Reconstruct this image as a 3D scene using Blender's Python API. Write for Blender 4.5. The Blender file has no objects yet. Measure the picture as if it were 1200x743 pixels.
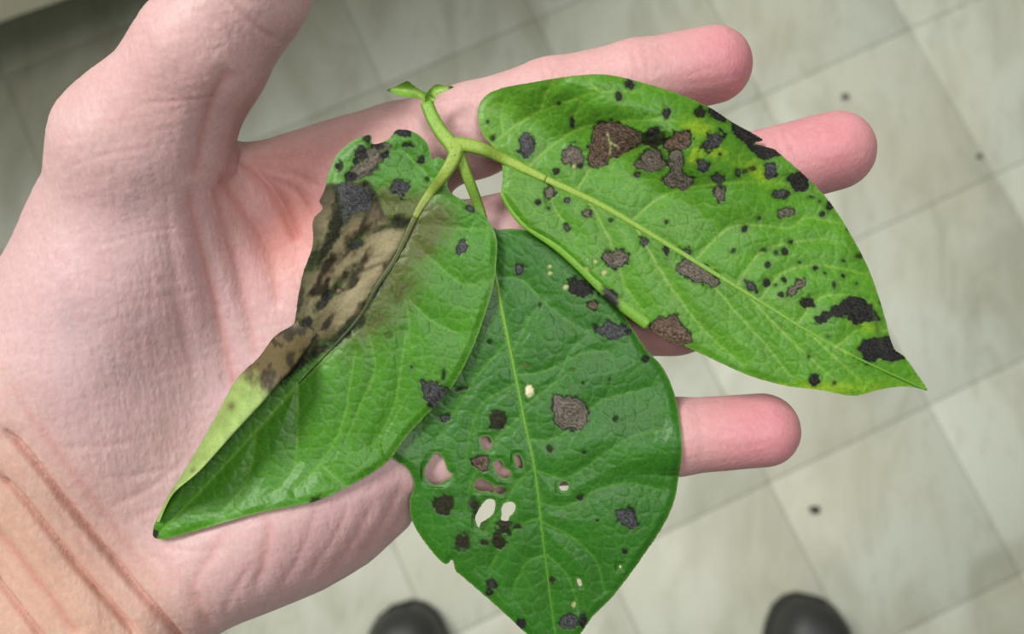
import bpy, math
import numpy as np
from mathutils import Matrix, Vector

# ------------------------------------------------------------------ camera, light, exposure
F, CXP, CYP = 1000.0, 600.0, 371.5            # focal length in pixels of the 1200x743 frame
CAM_H, TILT = 1.088, math.radians(9.0)
scene = bpy.context.scene
col = scene.collection
cam_d = bpy.data.cameras.new('camera')
cam = bpy.data.objects.new('camera', cam_d)
col.objects.link(cam)
cam.location = (0, 0, CAM_H)
cam.rotation_euler = (TILT, 0, 0)
cam_d.sensor_fit = 'HORIZONTAL'
cam_d.sensor_width = 36.0
cam_d.lens = 36.0 * F / 1200.0
cam_d.clip_start = 0.005
cam_d.clip_end = 50
cam_d.dof.use_dof = True
cam_d.dof.focus_distance = 0.181
cam_d.dof.aperture_fstop = (cam_d.lens / 1000.0) / 0.0021
scene.camera = cam

world = bpy.data.worlds.new('room_light')
scene.world = world
world.use_nodes = True
wb = world.node_tree.nodes['Background']
wb.inputs[0].default_value = (0.93, 0.98, 1.0, 1)
wb.inputs[1].default_value = 0.17

def area(name, loc, target, sx, sy, power, color):
    d = bpy.data.lights.new(name, 'AREA')
    d.shape = 'RECTANGLE'; d.size = sx; d.size_y = sy; d.energy = power; d.color = color
    o = bpy.data.objects.new(name, d); col.objects.link(o)
    o.location = loc
    o.rotation_euler = (Vector(target) - Vector(loc)).to_track_quat('-Z', 'Y').to_euler()
    return o
area('ceiling_lamp', (-1.25, 0.85, 2.6), (-0.1, 0.05, 0.9), 1.2, 0.6, 68, (1.0, 0.98, 0.95))
area('ceiling_lamp', (0.35, -0.02, 2.6), (0.1, 0.0, 0.6), 1.0, 0.5, 18, (1.0, 0.98, 0.95))

vs = scene.view_settings
vs.view_transform = 'Standard'; vs.look = 'None'; vs.gamma = 1.0; vs.use_curve_mapping = False
vs.exposure = 0.12

# ------------------------------------------------------------------ helpers
CT, ST = math.cos(TILT), math.sin(TILT)
def cam_to_world(P):
    """(x right, y up, depth) in the camera frame -> world."""
    P = np.asarray(P, dtype=np.float64)
    x, y, z = P[..., 0], P[..., 1], -P[..., 2]
    return np.stack([x, CT * y - ST * z, ST * y + CT * z + CAM_H], -1)
def pix(px, py, d):
    px = np.asarray(px, float); py = np.asarray(py, float); d = np.asarray(d, float)
    return np.stack(np.broadcast_arrays((px - CXP) / F * d, -(py - CYP) / F * d, d), -1)
def pix_world(px, py, d):
    return cam_to_world(pix(px, py, d))
def pix_floor(px, py, z=0.0):
    a = cam_to_world(pix(px, py, 1.0)); c = np.array([0, 0, CAM_H])
    d = a - c
    return c + d * ((z - CAM_H) / d[2])
def lin(c):
    c = np.asarray(c, float) / 255.0
    return np.where(c <= 0.04045, c / 12.92, ((c + 0.055) / 1.055) ** 2.4)
def sstep(a, b, x):
    t = np.clip((x - a) / (b - a), 0, 1)
    return t * t * (3 - 2 * t)
def vnoise(x, y, scale, seed=0):
    x = np.asarray(x) / scale + 1000.5; y = np.asarray(y) / scale + 1000.5
    xi = np.floor(x).astype(np.int64); yi = np.floor(y).astype(np.int64)
    fx = x - xi; fy = y - yi
    fx = fx * fx * (3 - 2 * fx); fy = fy * fy * (3 - 2 * fy)
    def h(i, j):
        n = (i * 374761393 + j * 668265263 + seed * 1442695041) & 0x7fffffff
        n = ((n ^ (n >> 13)) * 1274126177) & 0x7fffffff
        return ((n ^ (n >> 16)) & 0xffff) / 65535.0
    return (h(xi, yi) * (1 - fx) + h(xi + 1, yi) * fx) * (1 - fy) + (h(xi, yi + 1) * (1 - fx) + h(xi + 1, yi + 1) * fx) * fy
def fbm(x, y, scale, seed=0, o=3):
    s = 0; a = 0.5; t = 0
    for k in range(o):
        s = s + a * vnoise(x, y, scale / 2 ** k, seed + k * 7); t += a; a *= 0.5
    return s / t
def spline(pts, closed=False, step=3.0):
    P = np.array(pts, float); n = len(P); out = []
    rng = range(n if closed else n - 1)
    for i in rng:
        if closed:
            p0, p1, p2, p3 = P[i - 1], P[i], P[(i + 1) % n], P[(i + 2) % n]
        else:
            p0, p1, p2, p3 = P[max(i - 1, 0)], P[i], P[i + 1], P[min(i + 2, n - 1)]
        m = max(1, int(np.linalg.norm((p2 - p1)[:2]) / step))
        for k in range(m):
            t = k / m
            out.append(0.5 * ((2 * p1) + (-p0 + p2) * t + (2 * p0 - 5 * p1 + 4 * p2 - p3) * t * t + (-p0 + 3 * p1 - 3 * p2 + p3) * t ** 3))
    if not closed: out.append(P[-1])
    return np.array(out)
def seg_nearest(X, Y, poly, closed):
    """nearest distance and point on a polyline, param along it"""
    P = np.asarray(poly, float)
    A = P if closed else P[:-1]
    B = np.roll(P, -1, 0) if closed else P[1:]
    best = np.full(X.shape, 1e18); qx = np.zeros(X.shape); qy = np.zeros(X.shape); par = np.zeros(X.shape)
    for i in range(len(A)):
        ax, ay = A[i, :2]; bx, by = B[i, :2]
        dx, dy = bx - ax, by - ay
        L = dx * dx + dy * dy + 1e-12
        t = np.clip(((X - ax) * dx + (Y - ay) * dy) / L, 0, 1)
        cx = ax + t * dx; cy = ay + t * dy
        d = (X - cx) ** 2 + (Y - cy) ** 2
        m = d < best
        best = np.where(m, d, best); qx = np.where(m, cx, qx); qy = np.where(m, cy, qy)
        par = np.where(m, (i + t) / len(A), par)
    return np.sqrt(best), qx, qy, par
def inside(X, Y, poly):
    P = np.asarray(poly, float); Q = np.roll(P, -1, 0)
    c = np.zeros(X.shape, bool)
    for (x1, y1), (x2, y2) in zip(P[:, :2], Q[:, :2]):
        if y1 == y2: continue
        m = ((y1 > Y) != (y2 > Y))
        c ^= m & (X < (x2 - x1) * (Y - y1) / (y2 - y1) + x1)
    return c
def sd_poly(X, Y, poly):
    d = seg_nearest(X, Y, poly, True)[0]
    return np.where(inside(X, Y, poly), -d, d)
def smin(a, b, k):
    h = np.clip(0.5 + 0.5 * (b - a) / k, 0, 1)
    return b + (a - b) * h - k * h * (1 - h)

# ---- materials
def mat(name):
    m = bpy.data.materials.new(name); m.use_nodes = True
    nt = m.node_tree
    return m, nt, nt.nodes['Principled BSDF']
def node(nt, kind, **kw):
    n = nt.nodes.new(kind)
    for k, v in kw.items(): setattr(n, k, v)
    return n
def mixc(nt, a, b, fac, mode='MIX'):
    n = nt.nodes.new('ShaderNodeMix'); n.data_type = 'RGBA'; n.blend_type = mode
    for s, v in ((0, fac), (6, a), (7, b)):
        if hasattr(v, 'links') or isinstance(v, bpy.types.NodeSocket): nt.links.new(v, n.inputs[s])
        else: n.inputs[s].default_value = v if s == 0 else (*v, 1)
    return n.outputs[2]
def noise_node(nt, scale, detail=3, rough=0.5, vec=None, dist=0):
    n = node(nt, 'ShaderNodeTexNoise'); n.inputs['Scale'].default_value = scale
    n.inputs['Detail'].default_value = detail; n.inputs['Roughness'].default_value = rough
    n.inputs['Distortion'].default_value = dist
    if vec is not None: nt.links.new(vec, n.inputs['Vector'])
    return n
def ramp(nt, src, stops):
    r = node(nt, 'ShaderNodeValToRGB')
    e = r.color_ramp.elements
    while len(e) < len(stops): e.new(0.5)
    for el, (p, c) in zip(e, stops):
        el.position = p; el.color = (c, c, c, 1) if np.isscalar(c) else (*c, 1)
    nt.links.new(src, r.inputs[0])
    return r.outputs[0]
def bump(nt, height, strength, dist, normal=None):
    b = node(nt, 'ShaderNodeBump'); b.inputs['Strength'].default_value = strength; b.inputs['Distance'].default_value = dist
    nt.links.new(height, b.inputs['Height'])
    if normal is not None: nt.links.new(normal, b.inputs['Normal'])
    return b.outputs[0]

# ---- objects
def link(o, parent=None):
    col.objects.link(o)
    if parent is not None: o.parent = parent
    return o
def new_mesh(name, verts, faces, material, parent=None, origin=(0, 0, 0), smooth=True):
    me = bpy.data.meshes.new(name)
    V = np.asarray(verts, float) - np.asarray(origin, float)
    if isinstance(faces, np.ndarray):
        n, k = faces.shape
        me.vertices.add(len(V)); me.vertices.foreach_set('co', V.astype(np.float32).ravel())
        me.loops.add(n * k); me.loops.foreach_set('vertex_index', faces.astype(np.int32).ravel())
        me.polygons.add(n); me.polygons.foreach_set('loop_start', np.arange(0, n * k, k, dtype=np.int32))
        me.update(calc_edges=True); me.validate()
    else:
        me.from_pydata([tuple(v) for v in V], [], faces)
    if smooth: me.polygons.foreach_set('use_smooth', np.ones(len(me.polygons), bool))
    if material: me.materials.append(material)
    o = bpy.data.objects.new(name, me)
    link(o, parent)
    if parent is None: o.location = origin
    return o
def set_color(me, name, rgb):
    a = me.attributes.new(name, 'FLOAT_COLOR', 'POINT')
    arr = np.ones((len(rgb), 4), np.float32); arr[:, :3] = rgb
    a.data.foreach_set('color', arr.ravel())
def set_float(me, name, v):
    a = me.attributes.new(name, 'FLOAT', 'POINT'); a.data.foreach_set('value', np.asarray(v, np.float32))
def empty(name, loc):
    o = bpy.data.objects.new(name, None); o.empty_display_size = 0.02; o.location = loc
    return link(o)
def tag(o, label, cat, group=None):
    o['label'] = label; o['category'] = cat
    if group: o['group'] = group
    return o
def box(x0, x1, y0, y1, z0, z1, b=0.0):
    """bevelled box verts/faces"""
    import bmesh
    bm = bmesh.new()
    bmesh.ops.create_cube(bm, size=1.0)
    for v in bm.verts:
        v.co = Vector((x0 + (v.co.x + .5) * (x1 - x0), y0 + (v.co.y + .5) * (y1 - y0), z0 + (v.co.z + .5) * (z1 - z0)))
    if b > 0: bmesh.ops.bevel(bm, geom=bm.edges[:], offset=b, segments=2, affect='EDGES', profile=0.5)
    V = [tuple(v.co) for v in bm.verts]; bm.verts.index_update()
    Fc = [[v.index for v in f.verts] for f in bm.faces]
    bm.free()
    return V, Fc
def tube(P, R, n=10, cap=True, flat=None, groove=0.0):
    """swept tube through world points P with radii R; flat=(axis, factor) squashes rings along an axis"""
    P = np.asarray(P, float); R = np.asarray(R, float)
    V = []; Fc = []
    T = np.gradient(P, axis=0); T /= np.linalg.norm(T, axis=1)[:, None]
    ref = cam_to_world(np.array([0, 0, 1.0])) - cam_to_world(np.zeros(3))
    for i in range(len(P)):
        s = np.cross(T[i], ref); s /= np.linalg.norm(s); u = np.cross(s, T[i])
        for k in range(n):
            a = 2 * math.pi * k / n
            fl = 1.0 if flat is None else (flat if np.isscalar(flat) else flat[i])
            V.append(P[i] + R[i] * (math.cos(a) * s + math.sin(a) * u * fl * (1 - groove * math.exp(-(math.cos(a) / .35) ** 2))))
    for i in range(len(P) - 1):
        for k in range(n):
            a = i * n + k; b = i * n + (k + 1) % n
            Fc.append([a, b, b + n, a + n])
    if cap:
        V.append(P[0]); V.append(P[-1]); c0 = len(V) - 2; c1 = len(V) - 1; m = (len(P) - 1) * n
        for k in range(n):
            Fc.append([c0, (k + 1) % n, k]); Fc.append([c1, m + k, m + (k + 1) % n])
    return V, Fc

# ------------------------------------------------------------------ floor of square vinyl tiles
TS = 0.2286; GA = math.radians(25.0); GC, GD = -0.516, 0.2756
m_tile, nt, bs = mat('vinyl_tile')
geo = node(nt, 'ShaderNodeNewGeometry'); oi = node(nt, 'ShaderNodeObjectInfo')
mp = node(nt, 'ShaderNodeMapping'); mp.inputs['Rotation'].default_value = (0, 0, math.radians(-62)); mp.inputs['Scale'].default_value = (1.0, 0.42, 1)
nt.links.new(geo.outputs['Position'], mp.inputs['Vector'])
n1 = noise_node(nt, 13, 5, 0.6, mp.outputs[0], 0.8); n2 = noise_node(nt, 60, 3, 0.6, mp.outputs[0]); n3 = noise_node(nt, 4.0, 2, 0.5, geo.outputs['Position'])
c = mixc(nt, lin((168, 171, 153)), lin((188, 193, 177)), ramp(nt, n1.outputs[0], [(0.36, 0), (0.56, 1)]))
c = mixc(nt, c, lin((138, 132, 108)), ramp(nt, n2.outputs[0], [(0.55, 0), (0.78, 0.4)]))
c = mixc(nt, c, lin((182, 176, 152)), ramp(nt, n3.outputs[0], [(0.42, 0), (0.66, 0.45)]))
rv = ramp(nt, oi.outputs['Random'], [(0, 0.94), (1, 1.03)])
c = mixc(nt, c, rv, 1.0, 'MULTIPLY')
nt.links.new(c, bs.inputs['Base Color']); bs.inputs['Roughness'].default_value = 0.42
nt.links.new(bump(nt, n2.outputs[0], 0.08, 0.001), bs.inputs['Normal'])
m_seam, nt, bs = mat('tile_seam'); bs.inputs['Base Color'].default_value = (*lin((150, 147, 130)), 1); bs.inputs['Roughness'].default_value = 0.9
V, Fc = box(-2.2, 2.2, -1.8, 2.4, -0.05, -0.0026)
floor = new_mesh('floor', V, Fc, m_seam, smooth=False); floor['kind'] = 'structure'
m_wall, nt, bs = mat('painted_wall'); g = node(nt, 'ShaderNodeNewGeometry'); nn = noise_node(nt, 6, 4, 0.6, g.outputs['Position'])
nt.links.new(mixc(nt, lin((196, 194, 182)), lin((208, 206, 196)), nn.outputs[0]), bs.inputs['Base Color']); bs.inputs['Roughness'].default_value = 0.8
for nm, dims in (('wall_back', (-2.2, 2.2, 2.4, 2.5, -0.05, 2.7)), ('wall_left', (-2.3, -2.2, -1.8, 2.5, -0.05, 2.7))):
    V, Fc = box(*dims); wl = new_mesh(nm, V, Fc, m_wall, smooth=False); wl['kind'] = 'structure'
tv, tf = box(-TS / 2 + 0.0005, TS / 2 - 0.0005, -TS / 2 + 0.0005, TS / 2 - 0.0005, -0.0028, 0, 0.0004)
tm = None
u = np.array([math.cos(GA), math.sin(GA)]); v = np.array([math.sin(GA), -math.cos(GA)])
for i in range(-8, 8):
    for j in range(-8, 10):
        p = u * (GD + (i + 0.5) * TS) + v * (GC + (j + 0.5) * TS)
        if abs(p[0]) > 1.35 or p[1] > 1.35 or p[1] < -0.95: continue
        if tm is None:
            t = new_mesh('floor_tile', tv, tf, m_tile, floor); tm = t.data
        else:
            t = link(bpy.data.objects.new('floor_tile', tm), floor)
        t.location = (p[0], p[1], 0); t.rotation_euler = (0, 0, GA + math.pi / 2 * ((i * 3 + j * 5) % 4))

# ------------------------------------------------------------------ beige cabinet on short legs at the upper left corner
m_cab, nt, bs = mat('beige_enamel')
g = node(nt, 'ShaderNodeNewGeometry'); nn = noise_node(nt, 9, 4, 0.6, g.outputs['Position'])
nt.links.new(mixc(nt, lin((196, 190, 168)), lin((214, 208, 188)), nn.outputs[0]), bs.inputs['Base Color']); bs.inputs['Roughness'].default_value = 0.45
m_black, nt, bs = mat('dark_rubber'); bs.inputs['Base Color'].default_value = (*lin((34, 34, 32)), 1); bs.inputs['Roughness'].default_value = 0.6
m_steel, nt, bs = mat('steel'); bs.inputs['Base Color'].default_value = (0.55, 0.55, 0.53, 1); bs.inputs['Metallic'].default_value = 1; bs.inputs['Roughness'].default_value = 0.35
CB = 0.165
ea = pix_floor(57, 0, CB)[:2]; eb = pix_floor(0, 20, CB)[:2]
ex = (ea - eb) / np.linalg.norm(ea - eb); ey = np.array([-ex[1], ex[0]])       # ey points away from the camera
ang = math.atan2(ex[1], ex[0])
cabinet = empty('cabinet', (*((ea + eb) / 2), 0)); cabinet.rotation_euler = (0, 0, ang)
tag(cabinet, 'beige metal cabinet raised on short legs above the shaded floor', 'cabinet')
def cab_part(name, dims, b, m, parent=None):
    V, Fc = box(*dims, b); return new_mesh(name, V, Fc, m, parent or cabinet, smooth=False)
cab_part('body', (-0.62, 0.40, 0.0, 0.5, CB, 0.78), 0.004, m_cab)
cab_part('top', (-0.63, 0.41, -0.012, 0.51, 0.78, 0.805), 0.004, m_cab)
for x0 in (-0.61, -0.105):
    d_ = cab_part('door', (x0, x0 + 0.495, -0.016, 0.0, CB + 0.012, 0.765), 0.003, m_cab)
    cab_part('handle', (x0 + 0.21, x0 + 0.29, -0.034, -0.026, 0.70, 0.712), 0.002, m_steel, d_)
for x0 in (-0.60, 0.34):
    for y0 in (0.03, 0.43):
        cab_part('leg', (x0, x0 + 0.04, y0, y0 + 0.04, 0.0, CB), 0.002, m_black)
cab_part('kick_panel', (-0.60, 0.38, 0.30, 0.315, 0.0, CB), 0.001, m_black)

# ------------------------------------------------------------------ shoes
m_shoe, nt, bs = mat('charcoal_leather')
nn = noise_node(nt, 90, 3, 0.6); nt.links.new(mixc(nt, lin((30, 32, 30)), lin((52, 54, 50)), nn.outputs[0]), bs.inputs['Base Color'])
bs.inputs['Roughness'].default_value = 0.5; nt.links.new(bump(nt, nn.outputs[0], 0.3, 0.001), bs.inputs['Normal'])
m_lace, nt, bs = mat('black_lace'); bs.inputs['Base Color'].default_value = (*lin((22, 22, 22)), 1); bs.inputs['Roughness'].default_value = 0.9
def shoe(label, toe, rot, mirror):
    root = empty('shoe', (toe[0], toe[1], 0)); root.rotation_euler = (0, 0, rot)
    tag(root, label, 'shoe', 'shoes of the person standing on the tiles')
    L = 0.285
    prof = [(0, .012), (.006, .026), (.02, .040), (.045, .048), (.08, .051), (.12, .047), (.16, .041), (.20, .038), (.24, .037), (.27, .030), (.285, .012)]
    ts = np.array([p[0] for p in prof]); ws = np.array([p[1] for p in prof])
    def half(t): return np.interp(t, ts, ws)
    def cx(t): return mirror * 0.010 * math.sin(min(t, L) / L * math.pi)     # slight banana of the last
    yy = np.concatenate([[0, .003, .007], np.linspace(.014, L - .01, 30), [L - .004, L]])
    # sole: stacked outline
    n = len(yy); V = []; Fc = []
    loop = [(cx(t) + half(t), -t) for t in yy] + [(cx(t) - half(t), -t) for t in yy[::-1]]
    m = len(loop)
    for z, k in ((0, 0.97), (.004, 1.03), (.022, 1.05), (.026, 1.0)):
        for (x, y) in loop: V.append((x * k, -L / 2 + (y + L / 2) * (1 + (k - 1) * .35), z))
    for r in range(3):
        for i in range(m): Fc.append([r * m + i, r * m + (i + 1) % m, (r + 1) * m + (i + 1) % m, (r + 1) * m + i])
    Fc.append(list(range(m))[::-1]); Fc.append([3 * m + i for i in range(m)])
    new_mesh('sole', V, Fc, m_black, root, smooth=False)
    V = []; Fc = []; K = 15
    hs = np.interp(yy, [0, .01, .03, .07, .12, .17, .21, .25, .285], [.020, .040, .050, .054, .068, .090, .098, .098, .085])
    for t, hgt in zip(yy, hs):
        for k in range(K):
            a = math.pi * k / (K - 1)
            V.append((cx(t) + half(t) * math.copysign(abs(math.cos(a)) ** .8, math.cos(a)), -t, .024 + (hgt - .0) * abs(math.sin(a)) ** .75))
    for i in range(n - 1):
        for k in range(K - 1):
            Fc.append([i * K + k, i * K + k + 1, (i + 1) * K + k + 1, (i + 1) * K + k])
    Fc.append([k for k in range(K)]); Fc.append([(n - 1) * K + k for k in range(K)][::-1])
    up = new_mesh('upper', V, Fc, m_shoe, root)
    # toe cap seam
    P = []
    for k in range(21):
        a = math.pi * k / 20; t = .062 + .008 * math.sin(a); hg = np.interp(t, yy, hs)
        P.append((cx(t) + half(t) * math.copysign(abs(math.cos(a)) ** .8, math.cos(a)), -t, .025 + hg * abs(math.sin(a)) ** .75))
    V, Fc = tube(P, [0.0012] * len(P), 6); new_mesh('toe_seam', V, Fc, m_lace, up)
    for q in range(4):
        t0 = .115 + q * .018; hg = np.interp(t0, yy, hs) + .026
        P = [(cx(t0) + s * .026, -t0, hg - .007 - abs(s) ** 2 * .004) for s in np.linspace(-1, 1, 7)]
        P = [(p[0], p[1], hg + .002 - (abs(p[0] - cx(t0)) / .026) ** 2 * .012) for p in P]
        V, Fc = tube(P, [0.0025] * 7, 6); new_mesh('lace', V, Fc, m_lace, root)
    return root
ta = pix_floor(468, 712, 0.035); tb = pix_floor(955, 702, 0.035)
shoe('dark round-toed shoe of the standing person, on the cabinet side', ta, math.radians(16), -1)
shoe('dark round-toed shoe with a speck of grit on the tile before its toe', tb, math.radians(-12), 1)

# ------------------------------------------------------------------ the hand: one implicit surface turned into one mesh
def cone(p, a, b, ra, rb):
    ba = b - a; pa = p - a
    t = np.clip(pa @ ba / (ba @ ba), 0, 1)
    q = pa - t[:, None] * ba
    return np.sqrt((q * q).sum(1)) - (ra + (rb - ra) * t)
def ell(p, c, ax, r):
    q = (p - c) @ ax.T
    k0 = np.sqrt(((q / r) ** 2).sum(1)); k1 = np.sqrt(((q / (r * r)) ** 2).sum(1))
    return k0 * (k0 - 1) / np.maximum(k1, 1e-9)
def slab(p, poly, zc, hz, R):
    d = sd_poly(p[:, 0], p[:, 1], poly) + R
    w = np.abs(p[:, 2] - zc) - (hz - R)
    return np.minimum(np.maximum(d, w), 0) + np.sqrt(np.maximum(d, 0) ** 2 + np.maximum(w, 0) ** 2) - R
def ppoly(pts, d): return pix(np.array(pts, float)[:, 0], np.array(pts, float)[:, 1], d)[:, :2]
def chain(items):
    out = []
    for (px_, py_, fr, r) in items:
        rr = r * fr / (F - r); out.append((pix(px_, py_, fr + rr), r * (fr + rr) / F))
    return out
FING = {
 'index':  [(400, 208, .188, 62), (470, 180, .186, 58), (555, 153, .184, 54), (645, 119, .182, 49), (745, 95, .181, 46.5), (836, 76, .181, 45)],
 'middle': [(420, 310, .189, 60), (590, 280, .187, 51), (720, 244, .185, 49), (850, 210, .183, 47), (978, 177, .182, 46)],
 'ring':   [(420, 410, .190, 58), (590, 388, .190, 48), (700, 376, .190, 47), (790, 370, .190, 45), (866, 354, .191, 42)],
 'pinky':  [(430, 530, .187, 60), (570, 531, .187, 50), (680, 519, .186, 46), (790, 512, .184, 44.5), (894, 504, .183, 43)],
}
FCH = {k: chain(v) for k, v in FING.items()}
THUMB = chain([(156, 270, .173, 104), (161, 176, .167, 88), (236, 64, .160, 69.5), (292, -8, .158, 60), (375, -125, .162, 50)])
PALM = ppoly([(272, 178), (330, 158), (400, 150), (470, 160), (505, 230), (505, 320), (500, 420), (492, 540), (478, 612), (430, 655), (380, 681), (330, 698), (280, 716), (240, 732), (190, 780), (60, 700), (-60, 520), (0, 372), (40, 272), (66, 200), (120, 160)], .199)
ARM = ppoly([(30, 360), (-10, 398), (-90, 462), (-260, 590), (-420, 720), (-150, 1020), (60, 880), (205, 782), (232, 738), (220, 640), (130, 480)], .202)
def axes(pxdir):
    a = np.array([pxdir[0], -pxdir[1], 0.0]); a /= np.linalg.norm(a)
    return np.stack([a, [-a[1], a[0], 0], [0, 0, 1.0]])
def hand_sdf(p):
    A = slab(p, PALM, .2005, .0135, .0125)
    A = smin(A, slab(p, ARM, .203, .0235, .021), .014)
    A = smin(A, ell(p, pix(138, 345, .193), axes((.45, -.9)), np.array([.040, .0225, .0215])), .012)
    A = smin(A, ell(p, pix(325, 610, .198), axes((.86, -.5)), np.array([.036, .0155, .019])), .010)
    A = smin(A, ell(p, pix(455, 330, .200), axes((0, 1)), np.array([.034, .013, .0150])), .010)
    A = smin(A, ell(p, pix(105, 490, .198), axes((.65, .76)), np.array([.030, .024, .0215])), .014)
    T = None
    for (a, ra), (b, rb) in zip(THUMB[:-1], THUMB[1:]):
        d = cone(p, a, b, ra, rb); T = d if T is None else smin(T, d, .006)
    T = smin(T, cone(p, pix(206, 132, .1765), pix(196, 260, .188), .0116, .0125), .004)
    A = smin(A, T, .0045)
    Fi = None
    for ch in FCH.values():
        G = None
        for (a, ra), (b, rb) in zip(ch[:-1], ch[1:]):
            d = cone(p, a, b, ra, rb); G = d if G is None else smin(G, d, .002)
        Fi = G if Fi is None else smin(Fi, G, .0015)
    return smin(A, Fi, .006)

def surface_nets(f, lo, hi, h, blk=8):
    n = (np.ceil((np.array(hi) - lo) / h / blk).astype(int)) * blk + 1
    nb = (n - 1) // blk
    ax = [lo[i] + h * np.arange(n[i]) for i in range(3)]
    cb = [lo[i] + h * (blk * np.arange(nb[i]) + blk / 2) for i in range(3)]
    Cc = np.stack(np.meshgrid(*cb, indexing='ij'), -1).reshape(-1, 3)
    fc = f(Cc).reshape(nb)
    vals = np.repeat(np.repeat(np.repeat(np.sign(fc), blk, 0), blk, 1), blk, 2).astype(np.float32)
    vals = np.pad(vals, ((0, 1), (0, 1), (0, 1)), mode='edge')
    act = np.abs(fc) < h * blk * 0.87 * 1.35 + 0.001
    need = np.zeros(tuple(n), bool)
    for i, j, k in np.argwhere(act):
        need[i * blk:(i + 1) * blk + 1, j * blk:(j + 1) * blk + 1, k * blk:(k + 1) * blk + 1] = True
    I = np.argwhere(need)
    P = np.stack([ax[0][I[:, 0]], ax[1][I[:, 1]], ax[2][I[:, 2]]], 1)
    out = np.concatenate([f(P[a:a + 200000]) for a in range(0, len(P), 200000)])
    vals[I[:, 0], I[:, 1], I[:, 2]] = out
    s = vals < 0
    cnt = np.zeros(tuple(n - 1), np.int8)
    corners = [(a, b, c) for a in (0, 1) for b in (0, 1) for c in (0, 1)]
    sl = lambda A, c: A[c[0]:A.shape[0] - 1 + c[0], c[1]:A.shape[1] - 1 + c[1], c[2]:A.shape[2] - 1 + c[2]]
    for c in corners: cnt += sl(s, c)
    C = np.argwhere((cnt > 0) & (cnt < 8))
    idx = -np.ones(tuple(n - 1), np.int64); idx[C[:, 0], C[:, 1], C[:, 2]] = np.arange(len(C))
    acc = np.zeros((len(C), 3)); w = np.zeros(len(C))
    cv = {c: vals[C[:, 0] + c[0], C[:, 1] + c[1], C[:, 2] + c[2]] for c in corners}
    for a in corners:
        for d in range(3):
            if a[d]: continue
            b = list(a); b[d] = 1; b = tuple(b)
            m = (cv[a] < 0) != (cv[b] < 0)
            t = np.where(m, cv[a] / np.where(m, cv[a] - cv[b], 1), 0)
            q = np.array(a, float)[None] + np.zeros((len(C), 3)); q[:, d] += t
            acc += q * m[:, None]; w += m
    Vt = np.array(lo) + h * (C + acc / w[:, None])
    faces = []
    for d in range(3):
        e, g_ = [(1, 2), (2, 0), (0, 1)][d]
        s0 = np.take(s, range(0, n[d] - 1), d); s1 = np.take(s, range(1, n[d]), d)
        E = np.argwhere(s0 != s1)
        E = E[(E[:, e] > 0) & (E[:, g_] > 0) & (E[:, e] < n[e] - 1) & (E[:, g_] < n[g_] - 1)]
        inn = s[E[:, 0], E[:, 1], E[:, 2]]
        def id_(oe, og):
            K = E.copy(); K[:, e] -= oe; K[:, g_] -= og
            return idx[K[:, 0], K[:, 1], K[:, 2]]
        q = np.stack([id_(1, 1), id_(0, 1), id_(0, 0), id_(1, 0)], 1)
        q[~inn] = q[~inn][:, ::-1]
        faces.append(q)
    return Vt, np.concatenate(faces)

HV, HF = surface_nets(hand_sdf, np.array([-.215, -.135, .145]), np.array([.092, .112, .236]), 0.00095)
# the camera frame used here is left-handed (depth grows away), so flip the quads
HF = HF[:, ::-1]
tmp = new_mesh('hand_tmp', HV, HF, None)
ss = tmp.modifiers.new('s', 'SUBSURF'); ss.levels = 1
hm = bpy.data.meshes.new_from_object(tmp.evaluated_get(bpy.context.evaluated_depsgraph_get()))
old = tmp.data; bpy.data.objects.remove(tmp); bpy.data.meshes.remove(old)
nv = len(hm.vertices)
HP = np.empty(nv * 3, np.float32); hm.vertices.foreach_get('co', HP); HP = HP.reshape(-1, 3).astype(float)
HN = np.empty(nv * 3, np.float32); hm.vertices.foreach_get('normal', HN); HN = HN.reshape(-1, 3).astype(float)
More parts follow.
